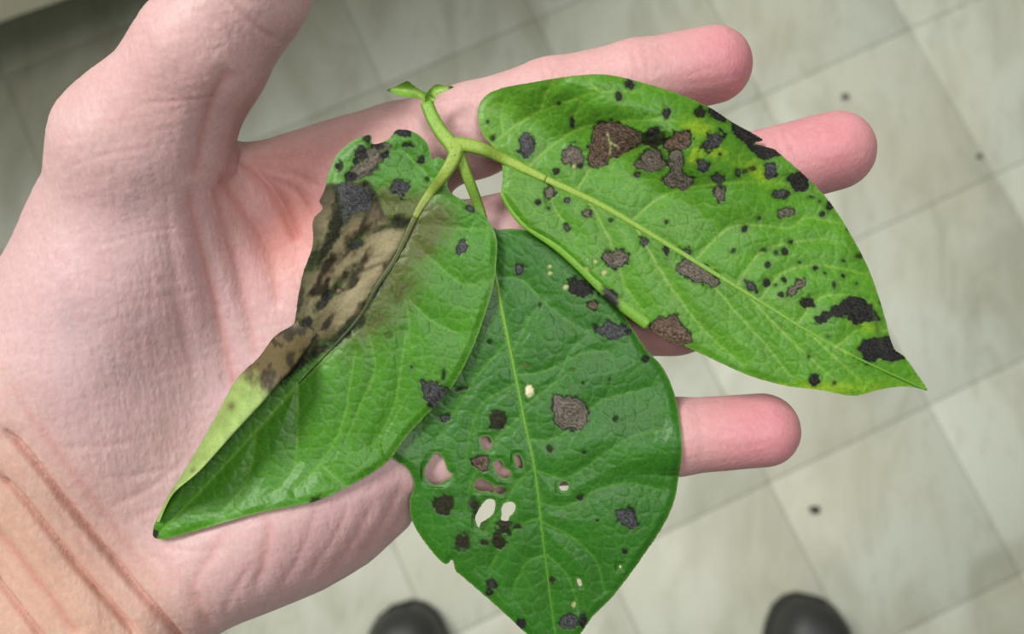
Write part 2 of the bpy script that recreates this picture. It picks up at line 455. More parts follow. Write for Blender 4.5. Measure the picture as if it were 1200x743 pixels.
# outward direction must follow the SDF gradient
test = hand_sdf(HP[:200] + HN[:200] * .001) - hand_sdf(HP[:200])
NS = 1.0 if test.mean() > 0 else -1.0
HN = HN * NS
U = CXP + HP[:, 0] / HP[:, 2] * F; W = CYP - HP[:, 1] / HP[:, 2] * F
front = sstep(0.05, 0.45, -HN[:, 2])
CREASE = [  # polyline in photo pixels, half width px, depth mm
 ([(150, 121), (200, 119), (240, 116), (272, 122)], 2.2, .12), ([(272, 78), (254, 108), (242, 150), (228, 212)], 12, .6), ([(262, 92), (250, 122), (244, 150)], 6, .2),
 ([(255, -12), (285, 18), (305, 35), (335, 54)], 3.5, .30), ([(235, 10), (262, 32), (290, 62)], 4, .08),
 ([(62, 206), (110, 184), (175, 172)], 2.5, .10), ([(276, 182), (300, 200), (325, 232), (345, 285)], 6, .8),
 ([(278, 186), (330, 196), (378, 222)], 5, .35), ([(272, 185), (320, 180), (360, 178)], 5, .3), ([(255, 205), (290, 250), (314, 300), (326, 365)], 9, .6), ([(302, 200), (340, 222), (366, 262)], 5, .35),
 ([(218, 215), (240, 300), (258, 380), (275, 470)], 11, .7), ([(250, 215), (276, 300), (292, 380), (302, 430)], 9, .5), ([(190, 240), (205, 320), (225, 420)], 9, .22),
 ([(200, 330), (218, 400), (232, 455)], 7, .15), ([(80, 320), (150, 335), (215, 325)], 3, .06), ([(100, 292), (170, 272), (230, 266)], 3, .07), ([(130, 360), (200, 345), (240, 340)], 3, .05),
 ([(-14, 490), (0, 503), (40, 545), (80, 595), (130, 655), (165, 700), (205, 743), (240, 785)], 13, 1.1), ([(-14, 490), (0, 503), (40, 545), (80, 595), (130, 655), (165, 700), (205, 743), (240, 785)], 3.4, 1.2),
 ([(-14, 546), (0, 560), (40, 605), (80, 655), (120, 700), (165, 752)], 12, 1.0), ([(-14, 546), (0, 560), (40, 605), (80, 655), (120, 700), (165, 752)], 3.2, 1.0),
 ([(-10, 616), (0, 630), (40, 680), (95, 750)], 11, .9), ([(-10, 674), (0, 687), (25, 718), (54, 755)], 8, .8), ([(-10, 674), (0, 687), (25, 718), (54, 755)], 2.8, .9),
 ([(20, 535), (60, 590), (110, 660), (150, 715)], 5, .18), ([(-5, 590), (50, 655), (100, 720)], 5, .18), ([(-6, 650), (30, 695), (70, 748)], 5, .2),
 ([(-5, 415), (30, 480), (90, 560), (150, 640), (200, 710)], 16, .45),
 ([(226, 722), (226, 690), (240, 660), (268, 620)], 8, .35), ([(252, 738), (240, 722), (231, 708), (229, 690)], 8, .49),
 ([(296, 696), (312, 645), (312, 600)], 8, .45), ([(322, 700), (352, 650), (374, 585)], 5, .18), ([(262, 722), (275, 690), (300, 655)], 5, .22),
 ([(376, 686), (418, 630), (444, 575)], 7, .30), ([(412, 668), (450, 612), (474, 560)], 7, .35), ([(448, 646), (476, 596), (484, 570)], 5, .3),
 ([(350, 692), (392, 630), (410, 585)], 5, .18), ([(120, 597), (175, 572), (222, 535)], 4, .14), ([(140, 614), (190, 594), (240, 592)], 4, .12), ([(115, 560), (165, 556), (205, 545)], 4, .1),
 ([(50, 524), (110, 524), (168, 514)], 4, .10), ([(185, 640), (230, 646), (270, 640)], 4, .12), ([(165, 640), (195, 665), (205, 700)], 5, .15),
 ([(630, 64), (642, 95), (648, 128)], 4, .14), ([(640, 62), (652, 95)], 3, .08), ([(736, 42), (745, 72), (748, 115)], 3.5, .15), ([(750, 40), (758, 75), (760, 108)], 3, .12),
 ([(912, 142), (924, 168), (942, 196)], 3, .16), ([(901, 150), (916, 180), (928, 210)], 3, .12), ([(918, 140), (934, 165)], 2.5, .08),
 ([(815, 465), (822, 510), (820, 556)], 4, .1), ([(835, 500), (880, 504), (920, 500)], 4, .06), ([(825, 520), (870, 524), (905, 516)], 4, .06),
]
disp = np.zeros(nv)
sel = np.where(front > 0.01)[0]; us, ws_ = U[sel], W[sel]
crease_mask = np.zeros(nv)
for pts, w, dp in CREASE:
    P = spline(pts, step=8)
    m = (us > P[:, 0].min() - 4 * w) & (us < P[:, 0].max() + 4 * w) & (ws_ > P[:, 1].min() - 4 * w) & (ws_ < P[:, 1].max() + 4 * w)
    if not m.any(): continue
    wob = min(w, 6) * .5 * (fbm(us[m], ws_[m], 30, 3, 2) - .5)
    d, _, _, par = seg_nearest(us[m] + wob, ws_[m] - wob, P, False)
    fade = sstep(0, .28, par) * sstep(1, .72, par) if dp < .5 else sstep(0, .12, par) * sstep(1, .88, par)
    g1 = np.exp(-np.abs(d / w) ** 1.6) - .14 * np.exp(-((d - 2.1 * w) / (1.2 * w)) ** 2)
    disp[sel[m]] -= g1 * dp * 1e-3 * fade
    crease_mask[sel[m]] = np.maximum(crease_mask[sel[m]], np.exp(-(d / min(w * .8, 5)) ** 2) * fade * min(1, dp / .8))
# fingertip pads and soft tissue unevenness
def blob(x, y, sx, sy=None, a=0.0):
    sy = sy or sx; c, s = math.cos(a), math.sin(a)
    X = (U - x) * c + (W - y) * s; Y = -(U - x) * s + (W - y) * c
    return np.exp(-(X / sx) ** 2 - (Y / sy) ** 2)
disp += front * (0.45e-3 * (fbm(U, W, 60, 11, 1) - .5) + .09e-3 * (fbm(U * .8 + W * .4, W * .5 - U * .2, 12, 5) - .5))
ga = U * .975 - W * .22; gb = U * .22 + W * .975           # lines running with the palm
rid = 1 - 2 * np.abs(fbm(ga, gb / 5.5, 7, 15, 2) - .5)
rid2 = 1 - 2 * np.abs(fbm(ga / 5, gb, 9, 17, 2) - .5)
fingers = sstep(480, 560, U)
disp -= front * (.10e-3 * rid ** 4 * (1 - fingers) + .06e-3 * rid2 ** 4)
disp -= front * 2.2e-3 * blob(345, 250, 50, 80, .3)
disp += front * (.6e-3 * blob(985, 170, 26) - .25e-3 * blob(985, 152, 16, 6, -.1))
HP2 = HP + HN * disp[:, None]
hm.vertices.foreach_set('co', (cam_to_world(HP2)).astype(np.float32).ravel())
# skin tone (redder palm centre and pads, tanned wrist, bluish veins, darker creases, painted thenar sheen)
tone = np.tile(lin((222, 184, 176)), (nv, 1))
def tint(rgb, w):
    global tone
    w = np.clip(w, 0, 1)[:, None]; tone = tone * (1 - w) + lin(rgb) * w
tint((229, 176, 168), .75 * sstep(470, 700, U))
tint((224, 142, 146), .8 * np.clip(blob(860, 75, 70) + blob(975, 175, 80) + blob(900, 505, 75), 0, 1))
tint((236, 150, 132), .85 * blob(335, 262, 60, 75, .2)); tint((234, 160, 146), .5 * blob(400, 180, 130, 40, -.3))
tint((214, 176, 176), .6 * blob(150, 400, 150, 150)); tint((230, 198, 192), .45 * blob(75, 410, 55, 80)); tint((226, 176, 168), .5 * blob(200, 90, 110, 90))  # the small pale blob is a thenar sheen put into the colour
wr = sstep(95, -70, ((U - 100) * .76 - (W - 620) * .65))
tint((224, 182, 152), .85 * wr)
tint((176, 160, 168), .22 * np.clip(blob(165, 225, 14, 40, .4) + blob(80, 375, 14, 30) + blob(150, 440, 40, 14, .5), 0, 1))
tint((206, 160, 158), .5 * blob(380, 630, 110, 50, -.45))
tone *= np.array([.63, .625, .665])
tone *= (1 + .10 * (fbm(U, W, 26, 21)[:, None] - .5) * np.array([.6, 1.3, 1.2])) * (1 + .12 * (fbm(U, W, 5, 23)[:, None] - .5) * np.array([.5, 1.2, 1.0]))
tint((170, 92, 74), .40 * crease_mask)  # creases tinted a darker red-brown
m_skin, nt, bs = mat('skin')
at = node(nt, 'ShaderNodeAttribute', attribute_name='skin_tone')
tc = node(nt, 'ShaderNodeTexCoord')
nn = noise_node(nt, 1100, 3, 0.6, tc.outputs['Object'])
c = mixc(nt, at.outputs['Color'], ramp(nt, nn.outputs[0], [(0.3, 0.93), (0.7, 1.05)]), 1.0, 'MULTIPLY')
nt.links.new(c, bs.inputs['Base Color'])
bs.inputs['Roughness'].default_value = 0.5; bs.inputs['Specular IOR Level'].default_value = 0.35
bs.inputs['Subsurface Weight'].default_value = 0.35; bs.inputs['Subsurface Radius'].default_value = (1.0, 0.36, 0.2); bs.inputs['Subsurface Scale'].default_value = 0.0028
vo = node(nt, 'ShaderNodeTexVoronoi', feature='DISTANCE_TO_EDGE'); vo.inputs['Scale'].default_value = 900
tc = node(nt, 'ShaderNodeTexCoord'); mp = node(nt, 'ShaderNodeMapping'); mp.inputs['Scale'].default_value = (1.0, 0.45, 1); mp.inputs['Rotation'].default_value = (0, 0, .2)
nt.links.new(tc.outputs['Object'], mp.inputs['Vector']); nt.links.new(mp.outputs[0], vo.inputs['Vector'])
n5 = noise_node(nt, 700, 3, 0.6, mp.outputs[0])
b1 = bump(nt, vo.outputs['Distance'], 0.18, 0.0004); nt.links.new(bump(nt, n5.outputs[0], 0.25, 0.0004, b1), bs.inputs['Normal'])
set_color(hm, 'skin_tone', tone)
hm.polygons.foreach_set('use_smooth', np.ones(len(hm.polygons), bool))
hm.materials.clear(); hm.materials.append(m_skin); hm.name = 'hand'
hm.update()
hand_o = cam_to_world(pix(250, 420, .2))
hm.transform(Matrix.Translation(Vector(-hand_o)))
if np.array([p.normal for p in list(hm.polygons)[:1]]).size:
    # keep face winding outward
    k = int(np.argmax(-HN[:, 2] * front)); me_n = np.array(hm.vertices[k].normal)
    wn = cam_to_world(HN[k]) - cam_to_world(np.zeros(3))
    if me_n @ wn < 0: hm.flip_normals()
hand = link(bpy.data.objects.new('hand', hm)); hand.location = hand_o
tag(hand, 'open bare hand with palm up and fingers spread, holding the spotted leaf', 'hand')

# ---- front depth of the hand along every pixel ray (the leaf lies on it)
GX = np.arange(100, 1132, 8.0); GY = np.arange(60, 804, 8.0)
gx, gy = np.meshgrid(GX, GY)
dirs = pix(gx.ravel(), gy.ravel(), 1.0)
dep = np.full(len(dirs), .15); alive = np.ones(len(dirs), bool)
for _ in range(36):
    ii = np.where(alive)[0]
    if len(ii) == 0: break
    d = hand_sdf(dirs[ii] * dep[ii][:, None])
    dep[ii] += np.maximum(d, 0) * .9 / np.linalg.norm(dirs[ii], axis=1)
    alive[ii] = (d > 2e-4) & (dep[ii] < .24)
HD = np.where(dep < .235, dep, .5).reshape(gx.shape)
HDb = HD.copy()
for _ in range(3):                                   # grow the near surface a little, then blur
    Pd = np.pad(HDb, 1, mode='edge')
    mn = np.min([Pd[a:a + HD.shape[0], b:b + HD.shape[1]] for a in range(3) for b in range(3)], 0)
    HDb = np.minimum(HDb, np.where(mn < .3, mn, HDb)) if _ == 0 else HDb
def sample(G, X, Y):
    fx = np.clip((X - GX[0]) / 8, 0, len(GX) - 1.001); fy = np.clip((Y - GY[0]) / 8, 0, len(GY) - 1.001)
    i = fx.astype(int); j = fy.astype(int); a = fx - i; b = fy - j
    return (G[j, i] * (1 - a) + G[j, i + 1] * a) * (1 - b) + (G[j + 1, i] * (1 - a) + G[j + 1, i + 1] * a) * b
def softmin(a, b, k=.0009):
    return -k * np.logaddexp(-a / k, -b / k)

# ------------------------------------------------------------------ leaf materials
def leaf_material(name, rough, rough_dry):
    m, nt, bs = mat(name)
    at = node(nt, 'ShaderNodeAttribute', attribute_name='leaf_tone'); dr = node(nt, 'ShaderNodeAttribute', attribute_name='dryness')
    tc = node(nt, 'ShaderNodeTexCoord'); ov = tc.outputs['Object']
    nn = noise_node(nt, 1600, 3, 0.65, ov)
    c = mixc(nt, at.outputs['Color'], ramp(nt, nn.outputs[0], [(0.3, 0.86), (0.7, 1.12)]), 1.0, 'MULTIPLY')
    nt.links.new(c, bs.inputs['Base Color'])
    mr = node(nt, 'ShaderNodeMapRange'); mr.inputs['To Min'].default_value = rough; mr.inputs['To Max'].default_value = rough_dry
    nt.links.new(dr.outputs['Fac'], mr.inputs['Value']); nt.links.new(mr.outputs[0], bs.inputs['Roughness'])
    sr = node(nt, 'ShaderNodeMapRange'); sr.inputs['To Min'].default_value = 0.31; sr.inputs['To Max'].default_value = 0.16
    nt.links.new(dr.outputs['Fac'], sr.inputs['Value']); nt.links.new(sr.outputs[0], bs.inputs['Specular IOR Level'])
    n2 = noise_node(nt, 1300, 2, 0.5, ov)
    n3 = noise_node(nt, 330, 3, 0.6, ov)
    nt.links.new(bump(nt, n3.outputs[0], 0.16, 0.0007, bump(nt, n2.outputs[0], 0.28, 0.00025)), bs.inputs['Normal'])
    tr = node(nt, 'ShaderNodeBsdfTranslucent'); nt.links.new(c, tr.inputs['Color'])
    mx = node(nt, 'ShaderNodeMixShader'); mx.inputs[0].default_value = 0.05
    out = nt.nodes['Material Output']
    nt.links.new(bs.outputs[0], mx.inputs[1]); nt.links.new(tr.outputs[0], mx.inputs[2]); nt.links.new(mx.outputs[0], out.inputs['Surface'])
    return m
m_leaf = leaf_material('leaf_blade', 0.43, 0.72)
m_stem = leaf_material('leaf_stem', 0.40, 0.6)

SPOT_COL = {   # border, body, streak
 'black': ((14, 16, 14), (20, 20, 19), (46, 46, 43)), 'slate': ((18, 21, 19), (36, 37, 37), (76, 77, 79)),
 'brown': ((20, 17, 12), (56, 45, 35), (110, 92, 76)), 'grey': ((24, 25, 19), (64, 59, 51), (112, 104, 93)),
 'dark': ((22, 30, 11), (25, 26, 14), (42, 40, 25)), 'olive': ((58, 84, 28), (66, 74, 34), (84, 88, 48)),
 'pale': ((160, 160, 110), (196, 190, 156), (212, 206, 182)), 'yellow': ((100, 142, 26), (114, 148, 28), (122, 154, 36)),
}
def E(x, y, rx, ry=None, t='black', a=0.0, soft=1.0): return dict(c=(x, y), r=(rx, ry or rx), t=t, a=math.radians(a), soft=soft)
def G(pts, t, soft=1.0): return dict(p=spline(pts, True, 3), t=t, soft=soft)

S_LEAF = 1.3
def leaf_sheet(name, outline, holes, depth, paint, spots, veins, origin, parent, midrib, seed, sharp=()):
    ol = spline(outline, True, 2.5)
    jag = 0.9 * (fbm(ol[:, 0], ol[:, 1], 5, seed + 90) - .5)
    ol = ol + jag[:, None]
    polys = [ol] + [spline(h, True, 2) for h in holes]
    x0, y0 = ol.min(0) - 3; x1, y1 = ol.max(0) + 3
    gx = np.arange(x0, x1, S_LEAF); gy = np.arange(y0, y1, S_LEAF)
    X, Y = np.meshgrid(gx, gy); sh = X.shape
    X = X.ravel().copy(); Y = Y.ravel().copy()
    sd = np.full(X.shape, 1e9); bx = X.copy(); by = Y.copy()
    ins = inside(X, Y, polys[0])
    for k, P in enumerate(polys):
        m = np.ones(X.shape, bool) if k == 0 else (X > P[:, 0].min() - 4) & (X < P[:, 0].max() + 4) & (Y > P[:, 1].min() - 4) & (Y < P[:, 1].max() + 4)
        d, qx, qy, _ = seg_nearest(X[m], Y[m], P, True)
        if k: ins[m] &= ~inside(X[m], Y[m], P)
        idm = np.where(m)[0]; b = d < sd[idm]
        sd[idm[b]] = d[b]; bx[idm[b]] = qx[b]; by[idm[b]] = qy[b]
    near = sd < S_LEAF * .42
    keepv = ins | near
    ij = np.arange(X.size).reshape(sh)
    q = np.stack([ij[:-1, :-1], ij[1:, :-1], ij[1:, 1:], ij[:-1, 1:]], -1).reshape(-1, 4)
    # keep quads whose corners are inside or within reach of the edge, at least two really inside
    okv = ins | (sd < S_LEAF * 1.0)
    q = q[okv[q].all(1) & (ins[q].sum(1) >= 2)]
    mv = (~ins) | (near & (sd < S_LEAF * .3))
    X[mv] = bx[mv]; Y[mv] = by[mv]
    used = np.unique(q); re = -np.ones(X.size, int); re[used] = np.arange(len(used)); q = re[q]
    X, Y = X[used], Y[used]; sdv = np.where(ins[used], sd[used], 0)
    # veins
    vd = np.full(X.shape, 1e9); vw = np.zeros(X.shape)
    for v_ in veins:
        P = spline(v_, step=6); d, _, _, par = seg_nearest(X + 2.0 * (fbm(X, Y, 18, seed) - .5), Y + 2.0 * (fbm(X, Y, 18, seed + 4) - .5), P, False)
        b = d < vd; vd = np.where(b, d, vd); vw = np.where(b, 1 - .6 * par, vw)
    mid = spline(midrib, step=6); md, _, _, mpar = seg_nearest(X, Y, mid, False)
    # tertiary network: jittered cells
    cs = 17.0
    def cellnet(cs, sd_):
        ci = np.floor(X / cs).astype(int); cj = np.floor(Y / cs).astype(int)
        f1 = np.full(X.shape, 1e9); f2 = np.full(X.shape, 1e9)
        for a in (-1, 0, 1):
            for b in (-1, 0, 1):
                i_ = ci + a; j_ = cj + b
                h1 = (np.sin(i_ * 127.1 + j_ * 311.7 + sd_) * 43758.5453) % 1; h2 = (np.sin(i_ * 269.5 + j_ * 183.3 + sd_) * 43758.5453) % 1
                d = np.hypot(X - (i_ + h1) * cs, Y - (j_ + h2) * cs)
                n1_ = d < f1; f2 = np.where(n1_, f1, np.minimum(f2, d)); f1 = np.where(n1_, d, f1)
        return f2 - f1
    net = cellnet(15.0, seed * 1.7); net2 = cellnet(8.0, seed * 2.9)
    D = depth(X, Y)
    relief = .26e-3 * (1 - np.exp(-(np.minimum(vd, md) / 8.0) ** 2)) + .45e-3 * (1 - np.exp(-(np.minimum(vd, md) / 24.0) ** 2)) + .085e-3 * (1 - np.exp(-(net / 3.5) ** 2)) + .02e-3 * (1 - np.exp(-(net2 / 2.2) ** 2))
    relief *= sstep(0, 10, sdv) * .8 + .2
    tone_, dry = paint(X, Y, dict(vd=vd, vw=vw, md=md, mpar=mpar, net=net, net2=net2, sd=sdv))
    n1_ = fbm(X, Y, 7, seed + 31) - .5; n2_ = fbm(X, Y, 3, seed + 37, 2) - .5
    own = -np.ones(X.shape, int); fx_c, fy_c = X[q].mean(1), Y[q].mean(1); fown = -np.ones(len(q), int)
    big = []
    for s in spots:
        if 'c' in s:
            cx_, cy_ = s['c']; rx, ry = s['r']; R = max(rx, ry) * 1.5 + 8; mr = min(rx, ry)
        else:
            cx_, cy_ = s['p'].mean(0); R = np.abs(s['p'] - s['p'].mean(0)).max() * 1.2 + 10; mr = 7
        m = np.where((np.abs(X - cx_) < R) & (np.abs(Y - cy_) < R))[0]
        if len(m) == 0: continue
        def fld(x, y):
            if 'c' in s:
                c, s_ = math.cos(s['a']), math.sin(s['a'])
                u_ = (x - cx_) * c + (y - cy_) * s_; v_ = -(x - cx_) * s_ + (y - cy_) * c
                return (np.sqrt((u_ / rx) ** 2 + (v_ / ry) ** 2) - 1) * mr
            return sd_poly(x, y, s['p'])
        f_ = fld(X[m], Y[m]) + (n1_[m] * min(mr, 9) * 1.3 + n2_[m] * min(mr, 6) * .6)
        cov = sstep(1.0 * s['soft'], -1.2 * s['soft'], f_)[:, None]
        cb, cm, ck = (lin(c_) for c_ in SPOT_COL[s['t']])
        inn = sstep(-.6, -3.2 - .1 * mr, f_)[:, None]
        ring = .5 + .5 * np.sin(f_ * 1.5 + n1_[m] * 1.5); stk = np.clip(ring * .85 + (n2_[m] + .5) * .7 - .40, 0, 1)[:, None]
        if mr < 3.5: inn = inn * .3
        cc = cb * (1 - inn) + (cm * (1 - stk) + ck * stk) * inn
        halo = sstep(5.0, 0.5, f_)[:, None] * (1 - cov)
        if s['t'] not in ('pale', 'yellow', 'olive'): tone_[m] = tone_[m] * (1 - .32 * halo) + lin((44, 70, 20)) * .32 * halo
        k_ = .88 if mr < 3.5 else 1.0
        tone_[m] = tone_[m] * (1 - cov * k_) + cc * cov * k_
        dry[m] = np.maximum(dry[m], cov[:, 0] * .9) if s['t'] != 'slate' else np.where(cov[:, 0] > .5, .6, dry[m])
        relief[m] += cov[:, 0] * (-.16e-3 + .10e-3 * ring * inn[:, 0] + .12e-3 * n2_[m])
        if mr >= 5.5 and s['soft'] < 1.5 and s['t'] not in ('pale', 'yellow', 'olive'):
            fm = np.where((np.abs(fx_c - cx_) < R) & (np.abs(fy_c - cy_) < R))[0]
            ff = fld(fx_c[fm], fy_c[fm]) + (fbm(fx_c[fm], fy_c[fm], 7, seed + 31) - .5) * min(mr, 9) * 1.3 + (fbm(fx_c[fm], fy_c[fm], 3, seed + 37, 2) - .5) * min(mr, 6) * .6
            fown[fm[ff < 0]] = len(big); big.append(s)
    Dt = D - relief
    top = pix_world(X, Y, Dt); bot = pix_world(X, Y, Dt + .00028)
    # vertex normals of the whole sheet
    fn = np.cross(top[q[:, 2]] - top[q[:, 0]], top[q[:, 3]] - top[q[:, 1]])
    vn = np.zeros_like(top)
    for k in range(4): np.add.at(vn, q[:, k], fn)
    vn /= np.linalg.norm(vn, axis=1)[:, None] + 1e-30
    view = np.array([0, -ST * -1, 0]) ; upv = cam_to_world(np.array([0, 0, 0.])) - cam_to_world(np.array([0, 0, 1.]))
    flip = (vn @ upv).mean() < 0
    if flip: q = q[:, ::-1]; vn = -vn
    # rim edges of the whole sheet
    ed = np.concatenate([np.stack([q[:, k], q[:, (k + 1) % 4]], 1) for k in range(4)]); fid = np.tile(np.arange(len(q)), 4)
    key = np.sort(ed, 1); code = key[:, 0] * len(X) + key[:, 1]
    uq, inv, cnt = np.unique(code, return_inverse=True, return_counts=True)
    bm_ = cnt[inv] == 1
    rim, rimf = ed[bm_], fid[bm_]
    N = len(X); V2 = np.concatenate([top, bot]); N2 = np.concatenate([vn, -vn]); T2 = np.concatenate([tone_, tone_ * .5 + lin((150, 186, 110)) * .5]); D2 = np.concatenate([dry, np.maximum(dry, .7)])
    blade = None
    for b in range(-1, len(big)):
        fs = np.where(fown == b)[0]
        if len(fs) < 6: continue
        qq = q[fs]; rr = rim[np.isin(rimf, fs)]
        faces = np.concatenate([qq, qq[:, ::-1] + N, np.stack([rr[:, 1], rr[:, 0], rr[:, 0] + N, rr[:, 1] + N], 1)])
        us_ = np.unique(faces); re = -np.ones(2 * N, int); re[us_] = np.arange(len(us_))
        o = new_mesh(name if b < 0 else 'leaf_spot', V2[us_], re[faces], m_leaf, parent if b < 0 else blade, origin)
        set_color(o.data, 'leaf_tone', T2[us_]); set_float(o.data, 'dryness', D2[us_])
        if len(o.data.vertices) == len(us_): o.data.normals_split_custom_set_from_vertices(N2[us_].astype(np.float32))
        if b < 0: blade = o
    return blade

sprig_o = pix_world(536, 178, .178)
sprig = empty('compound_leaf', sprig_o)
tag(sprig, 'green leaf of three leaflets with dark blight spots and holes lying on the open palm', 'leaf')

def base_paint(X, Y, k, body, vein, seed, dark):
    n = fbm(X, Y, 40, seed)[:, None]; n2 = fbm(X, Y, 9, seed + 3)[:, None]
    t = lin(body) * (1 + .30 * (n - .5)) * (1 + .22 * (n2 - .5))
    cell = np.exp(-(k['net'] / 1.6) ** 2)[:, None]; t = t * (1 - .10 * cell) + lin(dark) * .10 * cell; fine = np.exp(-((k['net'] - .2) / .9) ** 2)[:, None]; t = t * (1 - .20 * fine) + lin(vein) * .20 * fine
    cell2 = np.exp(-(k['net2'] / 1.0) ** 2)[:, None]; t = t * (1 - .10 * cell2)
    v_ = (np.exp(-(k['vd'] / 1.5) ** 2) * (.16 + .36 * k['vw']))[:, None]; t = t * (1 - v_) + lin(vein) * v_
    mw = (np.exp(-(k['md'] / (3.4 - 2.2 * k['mpar'])) ** 2) * .7)[:, None]; t = t * (1 - mw) + lin(vein) * mw
    e = sstep(2.5, 0, k['sd'])[:, None]; t = t * (1 - .35 * e) + lin((110, 128, 60)) * .35 * e
    return t, np.zeros(len(X))

# ---- hanging middle leaflet
MID_OUT = [(566, 262), (583, 269), (602, 268), (636, 276), (680, 306), (715, 345), (738, 380), (757, 409), (777, 431), (790, 460), (796, 490), (799, 520), (797, 548), (787, 596), (760, 643), (719, 698), (695, 722), (681, 742), (668, 760), (652, 776), (640, 765), (617, 743), (579, 708), (542, 676), (534, 669), (530, 656), (521, 661), (501, 640), (484, 613), (480, 589), (485, 567), (477, 549), (460, 537), (452, 520), (470, 490), (500, 430), (535, 340), (553, 280)]
MID_RIB = [(566, 262), (575, 300), (581, 325), (589, 367), (599, 415), (607, 454), (615, 495), (627, 551), (635, 619), (640, 660), (646, 708), (651, 743), (652, 772)]
def k8(pts): return [(460 + x / 2.936, 490 + y / 2.936) for x, y in pts]
def k7(pts): return [(460 + x / 3.094, 260 + y / 3.094) for x, y in pts]
MID_HOLES = [k8([(110, 180), (125, 150), (150, 120), (175, 140), (190, 180), (208, 195), (195, 205), (170, 222), (140, 228), (115, 205)]),
 k8([(303, 68), (330, 64), (343, 95), (325, 110), (310, 100)]), k8([(350, 150), (372, 145), (385, 170), (408, 185), (395, 206), (370, 200), (350, 172)]),
 k8([(420, 130), (433, 125), (447, 150), (448, 170), (435, 172), (424, 150)]), k8([(280, 232), (300, 208), (345, 230), (338, 248), (300, 250)]),
 k8([(350, 238), (372, 234), (387, 245), (378, 262), (360, 258)]), k8([(334, 243), (346, 241), (350, 253), (336, 257)]),
 k8([(285, 340), (300, 310), (325, 280), (350, 283), (353, 305), (345, 330), (320, 350), (304, 360), (297, 378), (287, 358)]),
 k8([(375, 312), (385, 294), (410, 288), (424, 303), (416, 325), (401, 340), (398, 353), (374, 350), (376, 330)]),
 k8([(573, 228), (590, 217), (606, 228), (600, 247), (580, 248)]), k8([(634, 552), (646, 555), (652, 575), (645, 580), (638, 570)]), k8([(779, 506), (787, 506), (787, 516), (779, 516)])]
MID_V = [[(584, 326), (612, 329), (641, 357), (683, 386), (704, 382)], [(605, 440), (640, 435), (680, 415), (712, 412)], [(600, 415), (622, 372), (642, 350)],
 [(612, 478), (650, 448), (667, 415), (690, 392)], [(627, 551), (664, 560), (698, 540), (740, 512), (775, 505)], [(620, 515), (655, 512), (705, 470), (760, 455)],
 [(633, 590), (664, 594), (698, 575), (735, 566), (775, 575)], [(636, 612), (671, 630), (698, 657), (707, 690)], [(640, 650), (664, 674), (677, 710)],
 [(596, 400), (560, 440), (535, 480), (510, 520)], [(606, 450), (567, 472), (552, 505), (545, 545)], [(613, 486), (575, 522), (552, 565), (545, 600)], [(626, 548), (606, 566), (593, 590), (570, 620)], [(634, 607), (610, 616), (589, 640), (575, 665)], [(640, 650), (617, 660), (602, 690)]]
MID_S = [E(610, 315, 5.5, 8, 'slate'), E(683, 338, 17, 10, 'black', 22), E(694, 357, 7, 6, 'brown'), E(718, 386, 19, 10, 'slate', 5), E(756, 420, 5, 5), E(633, 357, 2, 3), E(573, 400, 3),
 G([(646, 467), (654, 463), (673, 466), (686, 474), (691, 483), (686, 498), (682, 504), (660, 503), (649, 494)], 'grey'), E(584, 490, 10, 12, 'dark', 25), E(683, 449, 2), E(541, 456, 9, 2, 'brown', -15), E(521, 489, 6, 5, 'slate'), E(615, 428, 7, 4, 'olive'), E(672, 434, 7, 3, 'olive'),
 E(620, 457, 5, 6, 'pale'), E(663, 336, 3, t='pale'), E(644, 312, 2, t='pale'), E(644, 320, 2.5, t='pale'), E(722, 491, 3), G(k8([(260, 145), (285, 125), (320, 130), (332, 155), (336, 186), (305, 182), (275, 166)]), 'brown'),
 E(521, 592, 12, 14, 'dark', 20), E(591, 619, 10, 9, 'dark'), E(583, 635, 9, 8, 'dark'), E(569, 636, 6, 4, 'dark'), E(606, 618, 6, 4, 'dark'), E(542, 636, 9, 13, 'dark', 10, 2), E(576, 685, 6, 7), E(574, 694, 4), G(k8([(775, 320), (800, 318), (825, 308), (846, 370), (830, 379), (790, 366), (775, 345)]), 'slate'),
 E(666, 728, 11, 9, 'slate'), E(683, 725, 4, 9), E(610, 732, 6), E(644, 526, 4, t='dark'), E(685, 531, 2.5), E(681, 582, 4, t='dark'), E(733, 647, 3.5), E(647, 681, 4, t='dark'), E(672, 708, 2.5, 4, 'pale'), E(560, 600, 16, 8, 'dark', 60, 4), E(715, 445, 2, t='dark'), E(700, 610, 2), E(590, 575, 4, 3, 'dark')]
def mid_depth(X, Y):
    base = .1842 + .0030 * sstep(560, 800, Y) + .0018 * ((X - 640) / 150) ** 2
    return softmin(base, sample(HD, X, Y) - .0009)
def mid_paint(X, Y, k): return base_paint(X, Y, k, (38, 92, 17), (78, 128, 38), 41, (34, 88, 28))
mid_leaf = leaf_sheet('leaflet', MID_OUT, MID_HOLES, mid_depth, mid_paint, MID_S, MID_V, sprig_o, sprig, MID_RIB, 5)
mid_leaf['label'] = 'hanging leaflet with holes through the blade'

